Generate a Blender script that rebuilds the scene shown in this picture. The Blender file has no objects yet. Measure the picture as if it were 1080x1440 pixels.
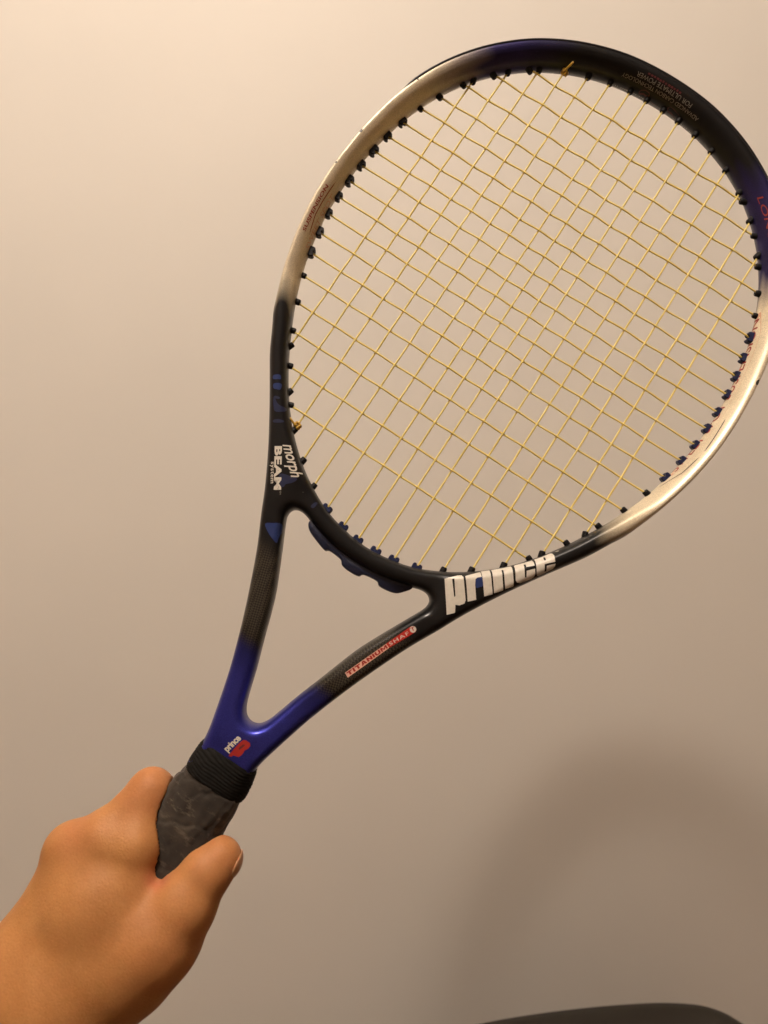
import bpy, bmesh, math, random
import numpy as np
from mathutils import Matrix, Vector

random.seed(7); np.random.seed(7)
S = bpy.context.scene
C = S.collection

# ------------------------------------------------------------------ camera, light, exposure
CAM_H = 1.30
cam = bpy.data.cameras.new('camera'); cam_o = bpy.data.objects.new('camera', cam); C.objects.link(cam_o)
cam.sensor_fit = 'VERTICAL'; cam.sensor_height = 36.0; cam.lens = 36.0 * 1082.0 / 1440.0
cam.clip_start = 0.02; cam.clip_end = 50
cam_o.location = (0, 0, CAM_H); cam_o.rotation_euler = (math.radians(90), 0, 0)
S.camera = cam_o
cam.dof.use_dof = True; cam.dof.focus_distance = 0.49; cam.dof.aperture_fstop = 5.6

W = bpy.data.worlds.new('World'); S.world = W; W.use_nodes = True
bg = W.node_tree.nodes['Background']; bg.inputs[0].default_value = (1.0, 0.72, 0.47, 1); bg.inputs[1].default_value = 0.02
S.view_settings.view_transform = 'Standard'; S.view_settings.look = 'None'
S.view_settings.exposure = 0.0; S.view_settings.gamma = 1.0; S.view_settings.use_curve_mapping = False

def lamp(name, loc, power, radius):
    l = bpy.data.lights.new(name, 'POINT'); l.energy = power; l.shadow_soft_size = radius; l.color = (1.0, 0.858, 0.74)
    o = bpy.data.objects.new(name, l); C.objects.link(o); o.location = loc; return o
lamp('ceiling_bulb', (-0.42, -0.47, CAM_H + 1.63), 53, 0.085)
lamp('ceiling_bulb', (-0.30, -0.43, CAM_H + 1.63), 53, 0.085)

# ------------------------------------------------------------------ helpers
def tag(o, label=None, cat=None, group=None, kind=None):
    if label: o['label'] = label
    if cat: o['category'] = cat
    if group: o['group'] = group
    if kind: o['kind'] = kind
    return o

def link(name, me, mat, parent=None, smooth=True, matrix=None):
    o = bpy.data.objects.new(name, me); C.objects.link(o)
    if mat and not me.materials: me.materials.append(mat)
    if smooth: me.polygons.foreach_set('use_smooth', [True] * len(me.polygons))
    if parent: o.parent = parent
    if matrix is not None: o.matrix_world = matrix
    return o

def mesh_py(name, v, f):
    me = bpy.data.meshes.new(name); me.from_pydata([tuple(map(float, p)) for p in v], [], [tuple(map(int, q)) for q in f]); me.update(); return me

def bm_mesh(name, bm):
    me = bpy.data.meshes.new(name); bm.to_mesh(me); bm.free(); me.update(); return me

def nmat(name):
    m = bpy.data.materials.new(name); m.use_nodes = True; nt = m.node_tree
    return m, nt, nt.nodes['Principled BSDF']

def N(nt, t, **kw):
    n = nt.nodes.new(t)
    for k, v in kw.items(): setattr(n, k, v)
    return n

def objco(nt, scale=(1, 1, 1)):
    tc = N(nt, 'ShaderNodeTexCoord'); mp = N(nt, 'ShaderNodeMapping'); mp.inputs['Scale'].default_value = scale
    nt.links.new(tc.outputs['Object'], mp.inputs[0]); return mp.outputs[0]

def noise(nt, co, scale, detail=4, rough=.55):
    n = N(nt, 'ShaderNodeTexNoise'); n.inputs['Scale'].default_value = scale; n.inputs['Detail'].default_value = detail
    n.inputs['Roughness'].default_value = rough; nt.links.new(co, n.inputs['Vector']); return n.outputs['Fac']

def ramp(nt, fac, stops):
    r = N(nt, 'ShaderNodeValToRGB'); e = r.color_ramp.elements
    while len(e) < len(stops): e.new(.5)
    for k, (p, c) in enumerate(stops): e[k].position = p; e[k].color = (*c, 1) if len(c) == 3 else c
    nt.links.new(fac, r.inputs[0]); return r.outputs[0]

def bump(nt, h, strength, dist, bsdf, prev=None):
    b = N(nt, 'ShaderNodeBump'); b.inputs['Strength'].default_value = strength; b.inputs['Distance'].default_value = dist
    nt.links.new(h, b.inputs['Height'])
    if prev: nt.links.new(prev, b.inputs['Normal'])
    nt.links.new(b.outputs[0], bsdf.inputs['Normal']); return b.outputs[0]

def simple(name, col, rough=.5, metal=0, var=.12, nscale=300, bmp=.0, coat=0, spec=.5):
    m, nt, b = nmat(name)
    co = objco(nt); f = noise(nt, co, nscale)
    lo = tuple(c * (1 - var) for c in col); hi = tuple(min(1, c * (1 + var)) for c in col)
    nt.links.new(ramp(nt, f, [(.3, lo), (.7, hi)]), b.inputs['Base Color'])
    b.inputs['Roughness'].default_value = rough; b.inputs['Metallic'].default_value = metal
    b.inputs['Coat Weight'].default_value = coat; b.inputs['Specular IOR Level'].default_value = spec
    if bmp: bump(nt, f, bmp, .0005, b)
    return m

def surface_nets(F, org, h):
    """F: 3-D field (negative inside). Returns verts, quads."""
    nx, ny, nz = F.shape
    s = F < 0
    c = [(i, j, k) for i in (0, 1) for j in (0, 1) for k in (0, 1)]
    def sub(A, o): return A[o[0]:nx - 1 + o[0], o[1]:ny - 1 + o[1], o[2]:nz - 1 + o[2]]
    cnt = sum(sub(s, o).astype(np.int8) for o in c)
    act = (cnt > 0) & (cnt < 8)
    idx = -np.ones(act.shape, np.int64); ii = np.argwhere(act); idx[act] = np.arange(len(ii))
    vals = {o: sub(F, o)[act] for o in c}
    acc = np.zeros((len(ii), 3)); n = np.zeros(len(ii))
    for a in c:
        for ax in range(3):
            if a[ax]: continue
            b = list(a); b[ax] = 1; b = tuple(b)
            va, vb = vals[a], vals[b]; cr = (va < 0) != (vb < 0)
            t = np.where(cr, va / np.where(cr, va - vb, 1), 0)
            p = np.tile(np.array(a, float), (len(ii), 1)); p[:, ax] += t
            acc += p * cr[:, None]; n += cr
    V = (ii + acc / n[:, None]) * h + np.array(org)
    Q = []
    for ax in range(3):
        u, v = (ax + 1) % 3, (ax + 2) % 3
        sl0 = [slice(1, -1)] * 3; sl0[ax] = slice(0, -1)
        sl1 = list(sl0); sl1[ax] = slice(1, None)
        a = s[tuple(sl0)]; b = s[tuple(sl1)]
        e = np.argwhere(a != b); off = np.ones(3, int); off[ax] = 0; e = e + off
        fl = s[e[:, 0], e[:, 1], e[:, 2]]
        def g(du, dv):
            q = e.copy(); q[:, u] -= du; q[:, v] -= dv; return idx[q[:, 0], q[:, 1], q[:, 2]]
        quad = np.stack([g(1, 1), g(0, 1), g(0, 0), g(1, 0)], 1)
        quad[~fl] = quad[~fl][:, ::-1]; Q.append(quad)
    return V, np.concatenate(Q)

def np_mesh(name, V, Q):
    me = bpy.data.meshes.new(name); me.vertices.add(len(V)); me.vertices.foreach_set('co', np.asarray(V, np.float32).ravel())
    k = Q.shape[1]; me.loops.add(Q.size); me.loops.foreach_set('vertex_index', Q.astype(np.int32).ravel())
    me.polygons.add(len(Q)); me.polygons.foreach_set('loop_start', np.arange(0, Q.size, k, dtype=np.int32))
    me.update(calc_edges=True); me.validate(); return me

def smoothstep(a, b, x):
    t = np.clip((np.asarray(x, float) - a) / (b - a), 0, 1); return t * t * (3 - 2 * t)

# ------------------------------------------------------------------ the setting
def wall_mat():
    m, nt, b = nmat('painted_plaster')
    co = objco(nt)
    big = noise(nt, co, 3.0, 3); fine = noise(nt, co, 260, 3, .6); mid = noise(nt, co, 40, 4)
    nt.links.new(ramp(nt, big, [(.3, (.665, .635, .58)), (.7, (.695, .66, .60))]), b.inputs['Base Color'])
    b.inputs['Roughness'].default_value = .62; b.inputs['Specular IOR Level'].default_value = .3
    n0 = bump(nt, noise(nt, objco(nt, (1, 1, .45)), 3.2, 2), .35, .02, b); n1 = bump(nt, mid, .14, .002, b, n0); bump(nt, fine, .12, .0006, b, n1)
    return m
M_wall = wall_mat()
WY = 1.00
X0, X1, Y0, Z1 = -1.9, 2.1, -2.7, CAM_H + 1.78
M_floor = simple('floor_boards', (.13, .075, .040), .4)
M_ceil = simple('ceiling_paint', (.72, .70, .66), .8, 0, .02, 8)
M_side = simple('side_wall_paint', (.37, .28, .20), .8, 0, .04, 8)
for nm, pts, mt in (('wall', [(X0, WY, 0), (X1, WY, 0), (X1, WY, Z1), (X0, WY, Z1)], M_wall), ('floor', [(X0, Y0, 0), (X1, Y0, 0), (X1, WY, 0), (X0, WY, 0)], M_floor),
                    ('ceiling', [(X0, Y0, Z1), (X0, WY, Z1), (X1, WY, Z1), (X1, Y0, Z1)], M_ceil), ('side_wall', [(X0, Y0, 0), (X0, WY, 0), (X0, WY, Z1), (X0, Y0, Z1)], M_side),
                    ('side_wall', [(X1, WY, 0), (X1, Y0, 0), (X1, Y0, Z1), (X1, WY, Z1)], M_side), ('back_wall', [(X1, Y0, 0), (X0, Y0, 0), (X0, Y0, Z1), (X1, Y0, Z1)], M_side)):
    bm = bmesh.new(); bm.faces.new([bm.verts.new(p) for p in pts]); tag(link(nm, bm_mesh(nm, bm), mt, smooth=False), kind='structure')

# ------------------------------------------------------------------ racket geometry (mm, racket plane: x across, y along, z to the viewer)
ROT = Matrix(((0.8378544, 0.5455565, 0.0191844), (-0.5440033, 0.8315150, 0.1124423), (0.0453915, -0.1046466, 0.9934730)))
ORG = Vector((0.0960363, 0.1418635, -0.5))
CAM2W = Matrix(((1, 0, 0), (0, 0, -1), (0, 1, 0)))
RW = CAM2W @ ROT
OW = CAM2W @ ORG + Vector((0, 0, CAM_H))
BASE_Y = -509.0
def frame_matrix(x, y, z):
    p = OW + RW @ (Vector((x, y, z)) * .001)
    return Matrix.Translation(p) @ RW.to_4x4()

racket = bpy.data.objects.new('tennis_racket', None); C.objects.link(racket)
racket.matrix_world = frame_matrix(0, BASE_Y, 0); racket.empty_display_size = .05
tag(racket, 'black, champagne and blue tennis racket with yellow strings held up before the wall', 'tennis racket')
def loc(P):            # mm racket coordinates -> metres in the racket's own frame
    P = np.asarray(P, float).copy(); P[..., 1] -= BASE_Y; return P * .001

RT = np.array([0, 10, 20, 30, 40, 50, 60, 70, 80, 90, 100, 110, 120, 130, 140, 150, 160, 170, 180.])
RC = np.array([181, 181.2, 179.7, 177, 172.4, 166.6, 160, 153.8, 149.6, 147.6, 147, 147.9, 150.7, 155, 161.6, 170.0, 178.5, 185.6, 188.2])
CY = -15.0
_ft = np.arange(-40, 221, 1.0); _rr = np.interp(np.where(_ft > 180, 360 - _ft, np.abs(_ft)), RT, RC)
_k = np.exp(-np.linspace(-2, 2, 13) ** 2); _k /= _k.sum(); _rs = np.convolve(np.pad(_rr, 6, 'edge'), _k, 'valid')
def rc(th): return np.interp(np.abs(((np.asarray(th) + 180) % 360) - 180), _ft, _rs)
def ha(th):
    t = np.abs(((np.asarray(th, float) + 180) % 360) - 180)
    return np.interp(t, [0, 50, 80, 110, 130, 150, 180], [7.2, 7.2, 6.0, 6.0, 6.4, 6.0, 6.0])
def pol(th, r):
    a = np.radians(th); return np.stack([r * np.sin(a), CY + r * np.cos(a)], -1)

def catmull(P, n=6, closed=True):
    P = np.array(P, float); L = len(P); out = []
    for i in range(L if closed else L - 1):
        g = lambda k: P[(i + k) % L] if closed else P[min(max(i + k, 0), L - 1)]
        p0, p1, p2, p3 = g(-1), g(0), g(1), g(2)
        for t in np.linspace(0, 1, n, endpoint=False):
            out.append(.5 * ((2 * p1) + (-p0 + p2) * t + (2 * p0 - 5 * p1 + 4 * p2 - p3) * t * t + (-p0 + 3 * p1 - 3 * p2 + p3) * t ** 3))
    if not closed: out.append(P[-1])
    return np.array(out)

th_o = np.arange(0, 121, 3.0)
outR = [tuple(p) for p in pol(th_o, rc(th_o) + ha(th_o))]
outR += [(131.9,-104),(127, -111.8), (119.2, -126.3), (109, -141.6), (99.8, -155.4), (92.6, -166.6), (85.7, -177.6), (77.3, -192.2), (71.2, -203.5), (65.3, -216), (55.0, -236), (41.8, -267), (34.3, -287), (28.6, -303.5), (22.8, -324), (18.8, -340), (17.6, -352), (17, -372)]
outL = [(-x, y) for x, y in outR[1:]][::-1]
_o = catmull(outR + outL, 4)
_s = np.r_[0, np.cumsum(np.hypot(*(np.roll(_o, -1, 0) - _o).T))]; _u = np.arange(0, _s[-1], 1.5)
_o = np.stack([np.interp(_u, _s, np.r_[_o[:, k], _o[0, k]]) for k in (0, 1)], 1)
_g = np.exp(-np.linspace(-2, 2, 17) ** 2); _g /= _g.sum()
OUTER = sum(_g[k] * np.roll(_o, k - 8, 0) for k in range(17)); OUTER[_o[:, 1] < -300] = _o[_o[:, 1] < -300]
th_i = np.arange(-180, 180, 2.0); INNER = pol(th_i, rc(th_i) - ha(th_i))
vR = [(0, -208.6), (10, -208.3), (20, -207), (30, -204.6), (38, -202.2), (43.5, -200.6), (48, -200.8), (51, -203), (51.6, -206.8), (50, -211.5), (43.5, -224.5), (36.8, -238), (29.5, -254), (20.5, -280), (15, -295.5), (11, -308.5), (8, -317), (4.5, -322), (0, -323.6)]
VOP = catmull(vR + [(-x, y) for x, y in vR[1:-1]][::-1], 4)

def poly_dist(P, X, Y):
    """signed distance (+ inside) of grid points to closed polygon P"""
    A = P; B = np.roll(P, -1, 0); d2 = np.full(X.shape, 1e18); ins = np.zeros(X.shape, bool)
    for (ax, ay), (bx, by) in zip(A, B):
        ex, ey = bx - ax, by - ay; L = ex * ex + ey * ey
        if L < 1e-12: continue
        t = np.clip(((X - ax) * ex + (Y - ay) * ey) / L, 0, 1)
        d2 = np.minimum(d2, (X - ax - t * ex) ** 2 + (Y - ay - t * ey) ** 2)
        if ay != by:
            c = ((ay > Y) != (by > Y)) & (X < (bx - ax) * (Y - ay) / (by - ay) + ax); ins ^= c
    return np.where(ins, 1, -1) * np.sqrt(d2)

H = 1.05
gx = np.arange(-164, 165, H); gy = np.arange(-372, 184, H); gz = np.arange(-15.2, 15.3, H)
GX, GY = np.meshgrid(gx, gy, indexing='ij')
D2 = np.minimum(poly_dist(OUTER, GX, GY), np.minimum(-poly_dist(INNER, GX, GY), -poly_dist(VOP, GX, GY)))
D2 = np.minimum(D2, GY + 362)
def half_depth(x, y):
    th = np.degrees(np.arctan2(x, y - CY)); b = 12.6 - 1.2 * smoothstep(95, 150, np.abs(th))
    br = smoothstep(62, 46, np.abs(x)) * smoothstep(-150, -170, y) * smoothstep(-214, -208, y)
    b = b * (1 - br) + 9.6 * br
    sh = smoothstep(-205, -235, y); b = b * (1 - sh) + 10.6 * sh
    e = smoothstep(-300, -340, y); return b + 3.0 * e
B2 = half_depth(GX, GY)
NP = 2.5
def prof(d):            # 0 at the edge, 1 on the plateau
    return np.clip(d / 6.0, -1, 1)
_TH = np.degrees(np.arctan2(GX, GY - CY)); _hw = 1 - smoothstep(112, 132, np.abs(_TH))     # 1 along the hoop, 0 at the throat
D_out = poly_dist(OUTER, GX, GY); D_in = -poly_dist(INNER, GX, GY)
wo = 6.0 - 2.8 * _hw; wi = 6.0 + 3.6 * _hw
eo = np.clip(1 - np.clip(np.minimum(D_out, np.where(_hw > 0, 99, D2)) / wo, -1, 1), 0, None)
ei = np.clip(1 - np.clip(D_in / wi, -1, 1), 0, None)
er = np.clip(1 - np.clip(D2 / 6.0, -1, 1), 0, None)
e2 = _hw * (eo ** NP + ei ** 1.65) + (1 - _hw) * er ** NP
e2 = np.where(D2 < 0, np.maximum(e2, 1 - D2 / 4), e2)
P2 = NP * (1 - _hw) + 1.55 * _hw
F = ((np.abs(gz)[None, None, :] / B2[..., None]) ** P2[..., None] + e2[..., None]) ** (1 / P2[..., None]) - 1
V, Q = surface_nets(F, (gx[0], gy[0], gz[0]), H)

def bil(G, x, y):
    fx = np.clip((x - gx[0]) / H, 0, len(gx) - 1.001); fy = np.clip((y - gy[0]) / H, 0, len(gy) - 1.001)
    i = fx.astype(int); j = fy.astype(int); u = fx - i; v = fy - j
    return G[i, j] * (1 - u) * (1 - v) + G[i + 1, j] * u * (1 - v) + G[i, j + 1] * (1 - u) * v + G[i + 1, j + 1] * u * v
def front_z(x, y):
    x = np.asarray(x, float); y = np.asarray(y, float)
    return bil(B2, x, y) * (1 - np.clip(bil(e2, x, y), 0, .985)) ** (1 / bil(P2, x, y))

# paint per vertex: the real colour scheme of the frame
x, y, z = V[:, 0], V[:, 1], V[:, 2]
TH = np.degrees(np.arctan2(x, y - CY))
BLK = np.array([.0055, .0056, .0065]); CHM = np.array([.64, .56, .41]); PUR = np.array([.024, .019, .088]); BLU = np.array([.032, .036, .27])
keys = [(-180, BLK), (-124.5, BLK), (-116, CHM), (-57, CHM), (-49, CHM * .45 + PUR * .55), (-39, PUR), (-33, PUR), (-22, BLK), (22, BLK), (30, PUR), (49, PUR), (58, CHM), (121, CHM), (130.5, BLK), (180, BLK)]
wob = 1.5 * np.sin(z * .35) + 1.0 * np.sin(z * .9 + x * .1)
kt = [k[0] for k in keys]
col = np.stack([np.interp(TH + wob, kt, [k[1][c] for k in keys]) for c in range(3)], 1)
sb = smoothstep(-268, -306, y + 2.0 * np.sin(x * .4))[:, None]; col = col * (1 - sb) + BLU * sb
wv = smoothstep(-224, -238, y) * (1 - smoothstep(-278, -290, y))
_l = col.max(1); _b = np.clip((col[:, 2] - col[:, 0]) * 9, 0, 1); metal = _b * .75 + (1 - _b) * np.clip(_l, 0, .16)
me = np_mesh('frame', loc(V), Q)
ca = me.color_attributes.new('paint', 'FLOAT_COLOR', 'POINT'); ca.data.foreach_set('color', np.concatenate([col, np.ones((len(col), 1))], 1).astype(np.float32).ravel())
wa = me.attributes.new('weave', 'FLOAT', 'POINT'); wa.data.foreach_set('value', wv.astype(np.float32))
ma = me.attributes.new('flake', 'FLOAT', 'POINT'); ma.data.foreach_set('value', metal.astype(np.float32))

def frame_mat():
    m, nt, b = nmat('lacquered_graphite')
    L = nt.links.new
    at = N(nt, 'ShaderNodeAttribute', attribute_name='paint'); w = N(nt, 'ShaderNodeAttribute', attribute_name='weave'); fl = N(nt, 'ShaderNodeAttribute', attribute_name='flake')
    co = objco(nt)
    sp = noise(nt, co, 1900, 2, .8); mott = noise(nt, co, 55, 5)
    # metallic flake: slight variation of the base
    mx = N(nt, 'ShaderNodeMix', data_type='RGBA', blend_type='MULTIPLY'); mx.inputs[0].default_value = 1
    L(at.outputs['Color'], mx.inputs[6]); L(ramp(nt, sp, [(.3, (.72, .72, .72)), (.7, (1.28, 1.28, 1.28))]), mx.inputs[7])
    m2 = N(nt, 'ShaderNodeMix', data_type='RGBA', blend_type='MULTIPLY'); m2.inputs[0].default_value = 1
    L(mx.outputs[2], m2.inputs[6]); L(ramp(nt, mott, [(.3, (.88, .87, .85)), (.7, (1.08, 1.07, 1.06))]), m2.inputs[7])
    # carbon weave: two crossing wave sets
    c1 = N(nt, 'ShaderNodeTexChecker'); c1.inputs['Scale'].default_value = 950
    mp = N(nt, 'ShaderNodeMapping'); mp.inputs['Rotation'].default_value = (0, 0, math.radians(28)); L(co, mp.inputs[0]); L(mp.outputs[0], c1.inputs['Vector'])
    c1.inputs['Color1'].default_value = (.010, .009, .008, 1); c1.inputs['Color2'].default_value = (.050, .042, .030, 1)
    m3 = N(nt, 'ShaderNodeMix', data_type='RGBA'); L(w.outputs['Fac'], m3.inputs[0]); L(m2.outputs[2], m3.inputs[6]); L(c1.outputs['Color'], m3.inputs[7])
    L(m3.outputs[2], b.inputs['Base Color']); L(fl.outputs['Fac'], b.inputs['Metallic'])
    sc = noise(nt, objco(nt, (1, .15, 1)), 420, 4, .7)
    rr = N(nt, 'ShaderNodeMapRange'); rr.inputs['To Min'].default_value = .30; rr.inputs['To Max'].default_value = .46; L(sc, rr.inputs[0]); L(rr.outputs[0], b.inputs['Roughness'])
    b.inputs['Coat Weight'].default_value = .25; b.inputs['Coat Roughness'].default_value = .14; b.inputs['Specular IOR Level'].default_value = .22
    bump(nt, mott, .05, .0008, b)
    return m
M_frame = frame_mat()
frame = link('frame', me, M_frame, racket)

# ------------------------------------------------------------------ swept strips (bumper guard)
def strip(name, th0, th1, phis, extra, mat, taper=4, nseg=90, thick=1.1):
    vs, fs = [], []
    T = np.linspace(th0, th1, nseg)
    np_ = len(phis)
    for t in T:
        k = min(1, min(t - th0, th1 - t) / taper + .12); c = rc(t); a = ha(t); b = 12.6
        for lay in (1, 0):
            for p in (phis if lay else phis[::-1]):
                s, co = math.sin(p), math.cos(p); o = (extra * k if lay else -.8)
                r = c + (a + o) * (abs(co) ** .8) * (1 if co >= 0 else -1); zz = (b + (o if lay else -.5)) * (abs(s) ** .8) * (1 if s >= 0 else -1)
                q = pol(t, r); vs.append((q[0], q[1], zz))
    m = 2 * np_
    for i in range(len(T) - 1):
        for j in range(m): fs.append((i * m + j, i * m + (j + 1) % m, (i + 1) * m + (j + 1) % m, (i + 1) * m + j))
    fs.append(tuple(range(m))[::-1]); fs.append(tuple((len(T) - 1) * m + j for j in range(m)))
    return link(name, mesh_py(name, loc(vs), fs), mat, racket)
M_guard = simple('guard_plastic', (.010, .010, .013), .34, 0, .25, 500, .2)
strip('bumper_guard', -61, 61, list(np.linspace(-.98, 1.06, 16)), 2.0, M_guard)

# ------------------------------------------------------------------ grommets and strings
MAINS = [s * v for s in (-1, 1) for v in (111.2, 94.9, 78.6, 63.2, 48.4, 33.5, 18.9, 6.6)]; MAINS.sort()
CROSS = [-147.7, -126.8, -106.4, -88.8, -71.8, -56.0, -41.6, -27.6, -14.2, -1.0, 12.4, 25.6, 39.2, 53.2, 68.0, 82.3, 98.3, 115.5, 132.2]
def rin(x, y):
    th = math.degrees(math.atan2(x, y - CY)); return float(rc(th) - ha(th)) - math.hypot(x, y - CY)
def march(x, y, dx, dy):
    lo, hi = 0, 260.0
    for _ in range(40):
        m = (lo + hi) / 2
        if rin(x + dx * m, y + dy * m) > 0: lo = m
        else: hi = m
    return (x + dx * lo, y + dy * lo)

def string_mat():
    m, nt, b = nmat('golden_string')
    co = objco(nt); f = noise(nt, co, 26, 3); g = noise(nt, co, 700, 2); w = noise(nt, objco(nt, (1, 1, .01)), 17, 2, .4)
    base = ramp(nt, f, [(.3, (.84, .66, .165)), (.7, (.94, .79, .27))])
    dark = ramp(nt, w, [(.70, (0, 0, 0)), (.76, (1, 1, 1))]); dk2 = ramp(nt, g, [(.42, (0, 0, 0)), (.58, (1, 1, 1))])
    mul = N(nt, 'ShaderNodeMix', data_type='RGBA', blend_type='MULTIPLY'); mul.inputs[0].default_value = 1; nt.links.new(dark, mul.inputs[6]); nt.links.new(dk2, mul.inputs[7])
    mx = N(nt, 'ShaderNodeMix', data_type='RGBA'); nt.links.new(mul.outputs[2], mx.inputs[0]); nt.links.new(base, mx.inputs[6]); mx.inputs[7].default_value = (.16, .11, .05, 1)
    nt.links.new(mx.outputs[2], b.inputs['Base Color']); b.inputs['Roughness'].default_value = .38; b.inputs['Transmission Weight'].default_value = .22; b.inputs['IOR'].default_value = 1.3
    b.inputs['Subsurface Weight'].default_value = .0
    return m
M_string = string_mat()

def tube(P, r, seg=8, cap=True):
    P = np.asarray(P, float); n = len(P); T = np.gradient(P, axis=0); T /= np.linalg.norm(T, axis=1)[:, None]
    up = np.array([0, 0, 1.]) if abs(T[0][2]) < .9 else np.array([1., 0, 0])
    R_ = np.full(n, r) if np.isscalar(r) else np.asarray(r); vs, fs = [], []
    u = np.cross(T[0], up); u /= np.linalg.norm(u)
    for i in range(n):
        u = u - T[i] * (u @ T[i]); u /= np.linalg.norm(u); v = np.cross(T[i], u)
        for k in range(seg):
            a = 2 * math.pi * k / seg; vs.append(P[i] + R_[i] * (math.cos(a) * u + math.sin(a) * v))
    for i in range(n - 1):
        for k in range(seg): fs.append((i * seg + k, i * seg + (k + 1) % seg, (i + 1) * seg + (k + 1) % seg, (i + 1) * seg + k))
    if cap: fs.append(tuple(range(seg))[::-1]); fs.append(tuple((n - 1) * seg + k for k in range(seg)))
    return vs, fs

SR, AMP = .63, .58
ends = []       # grommet spots: (x, y, dir, kind)
def weave_line(p0, p1, others, axis, sgn):
    """points along the string with z relief where it crosses the others"""
    L = math.hypot(p1[0] - p0[0], p1[1] - p0[1]); d = ((p1[0] - p0[0]) / L, (p1[1] - p0[1]) / L)
    ts = np.arange(-5, L + 5.01, 1.7); out = []
    cs = [(o, (-1) ** k * sgn) for k, o in enumerate(others)]
    pos = np.array([o for o, _ in cs]); amp = np.array([a for _, a in cs], float) * AMP
    lo, hi = min(p0[axis], p1[axis]), max(p0[axis], p1[axis])
    keep = (pos > lo + 1) & (pos < hi - 1); pos, amp = pos[keep], amp[keep]
    kx = np.concatenate([[lo - 3], pos, [hi + 3]]); ky = np.concatenate([[0], amp, [0]])
    for t in ts:
        q = (p0[0] + d[0] * t, p0[1] + d[1] * t); c = q[axis]
        k = int(np.clip(np.searchsorted(kx, c) - 1, 0, len(kx) - 2)); u = np.clip((c - kx[k]) / (kx[k + 1] - kx[k]), 0, 1)
        zz = ky[k] + (ky[k + 1] - ky[k]) * (.5 - .5 * math.cos(math.pi * u))
        out.append((q[0], q[1], zz))
    return out
for i, mx_ in enumerate(MAINS):
    j = random.uniform(-.25, .25)
    a = march(mx_, -20, 0, -1); b_ = march(mx_, -20, 0, 1); b_ = (b_[0] + j, b_[1])
    P = weave_line(a, b_, CROSS, 1, 1 if i % 2 else -1)
    v, f = tube(P, SR, 7); link('main_string', mesh_py('main_string', loc(v), f), M_string, racket)
    ends += [(a[0], a[1], (0, 1), 'm', i, 0), (b_[0], b_[1], (0, -1), 'm', i, 1)]
for i, cy_ in enumerate(CROSS):
    a = march(0, cy_, -1, 0); b_ = march(0, cy_, 1, 0); j = random.uniform(-.35, .35); b_ = (b_[0], b_[1] + j)
    P = weave_line(a, b_, MAINS, 0, -1 if i % 2 else 1)
    # under-over sign must oppose the main's at each crossing
    v, f = tube(P, SR * 1.05, 7); link('cross_string', mesh_py('cross_string', loc(v), f), M_string, racket)
    ends += [(a[0], a[1], (1, 0), 'c', i, 0), (b_[0], b_[1], (-1, 0), 'c', i, 1)]

M_gblk = simple('black_nylon', (.006, .0055, .006), .5, 0, .25, 800, .1, 0, .2)
M_gblu = simple('navy_nylon', (.014, .020, .062), .45, 0, .25, 800, .1, 0, .3)
def grommet_mesh(kind):
    bm = bmesh.new()
    if kind == 'round':
        prof_ = [(-2.0, 2.1), (0, 2.1), (2.3, 1.95), (2.9, 1.6), (2.9, .8), (2.2, .75)]
        rings = []
        for h, r in prof_: rings.append([bm.verts.new((r * math.cos(a), h, r * math.sin(a))) for a in np.linspace(0, 2 * math.pi, 13)[:-1]])
        for A, B in zip(rings, rings[1:]):
            for k in range(12): bm.faces.new((A[k], A[(k + 1) % 12], B[(k + 1) % 12], B[k]))
        bm.faces.new(rings[-1]); bm.faces.new(rings[0][::-1])
    else:   # paired block with two rounded lobes and a saddle between them
        sec = [(-3.3, -2), (-3.3, 1.6), (-2.9, 2.6), (-1.9, 3.0), (-1.0, 2.5), (-.6, 1.7), (.6, 1.7), (1.0, 2.5), (1.9, 3.0), (2.9, 2.6), (3.3, 1.6), (3.3, -2)]
        L0 = [[bm.verts.new((x_ * k, y_, z_)) for x_, y_ in sec] for z_, k in ((-2.6, .82), (-1.9, 1), (1.9, 1), (2.6, .82))]
        for A, B in zip(L0, L0[1:]):
            for k in range(len(sec)): bm.faces.new((A[k], A[(k + 1) % len(sec)], B[(k + 1) % len(sec)], B[k]))
        bm.faces.new(L0[-1]); bm.faces.new(L0[0][::-1])
    bmesh.ops.recalc_face_normals(bm, faces=bm.faces)
    for v in bm.verts: v.co *= .001
    return bm_mesh('grommet', bm)
GR = {('round', 'k'): grommet_mesh('round'), ('dog', 'b'): grommet_mesh('dog'), ('dog', 'k'): grommet_mesh('dog')}
for k_, me_ in GR.items(): me_.materials.append(M_gblu if k_[1] == 'b' else M_gblk)
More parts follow.
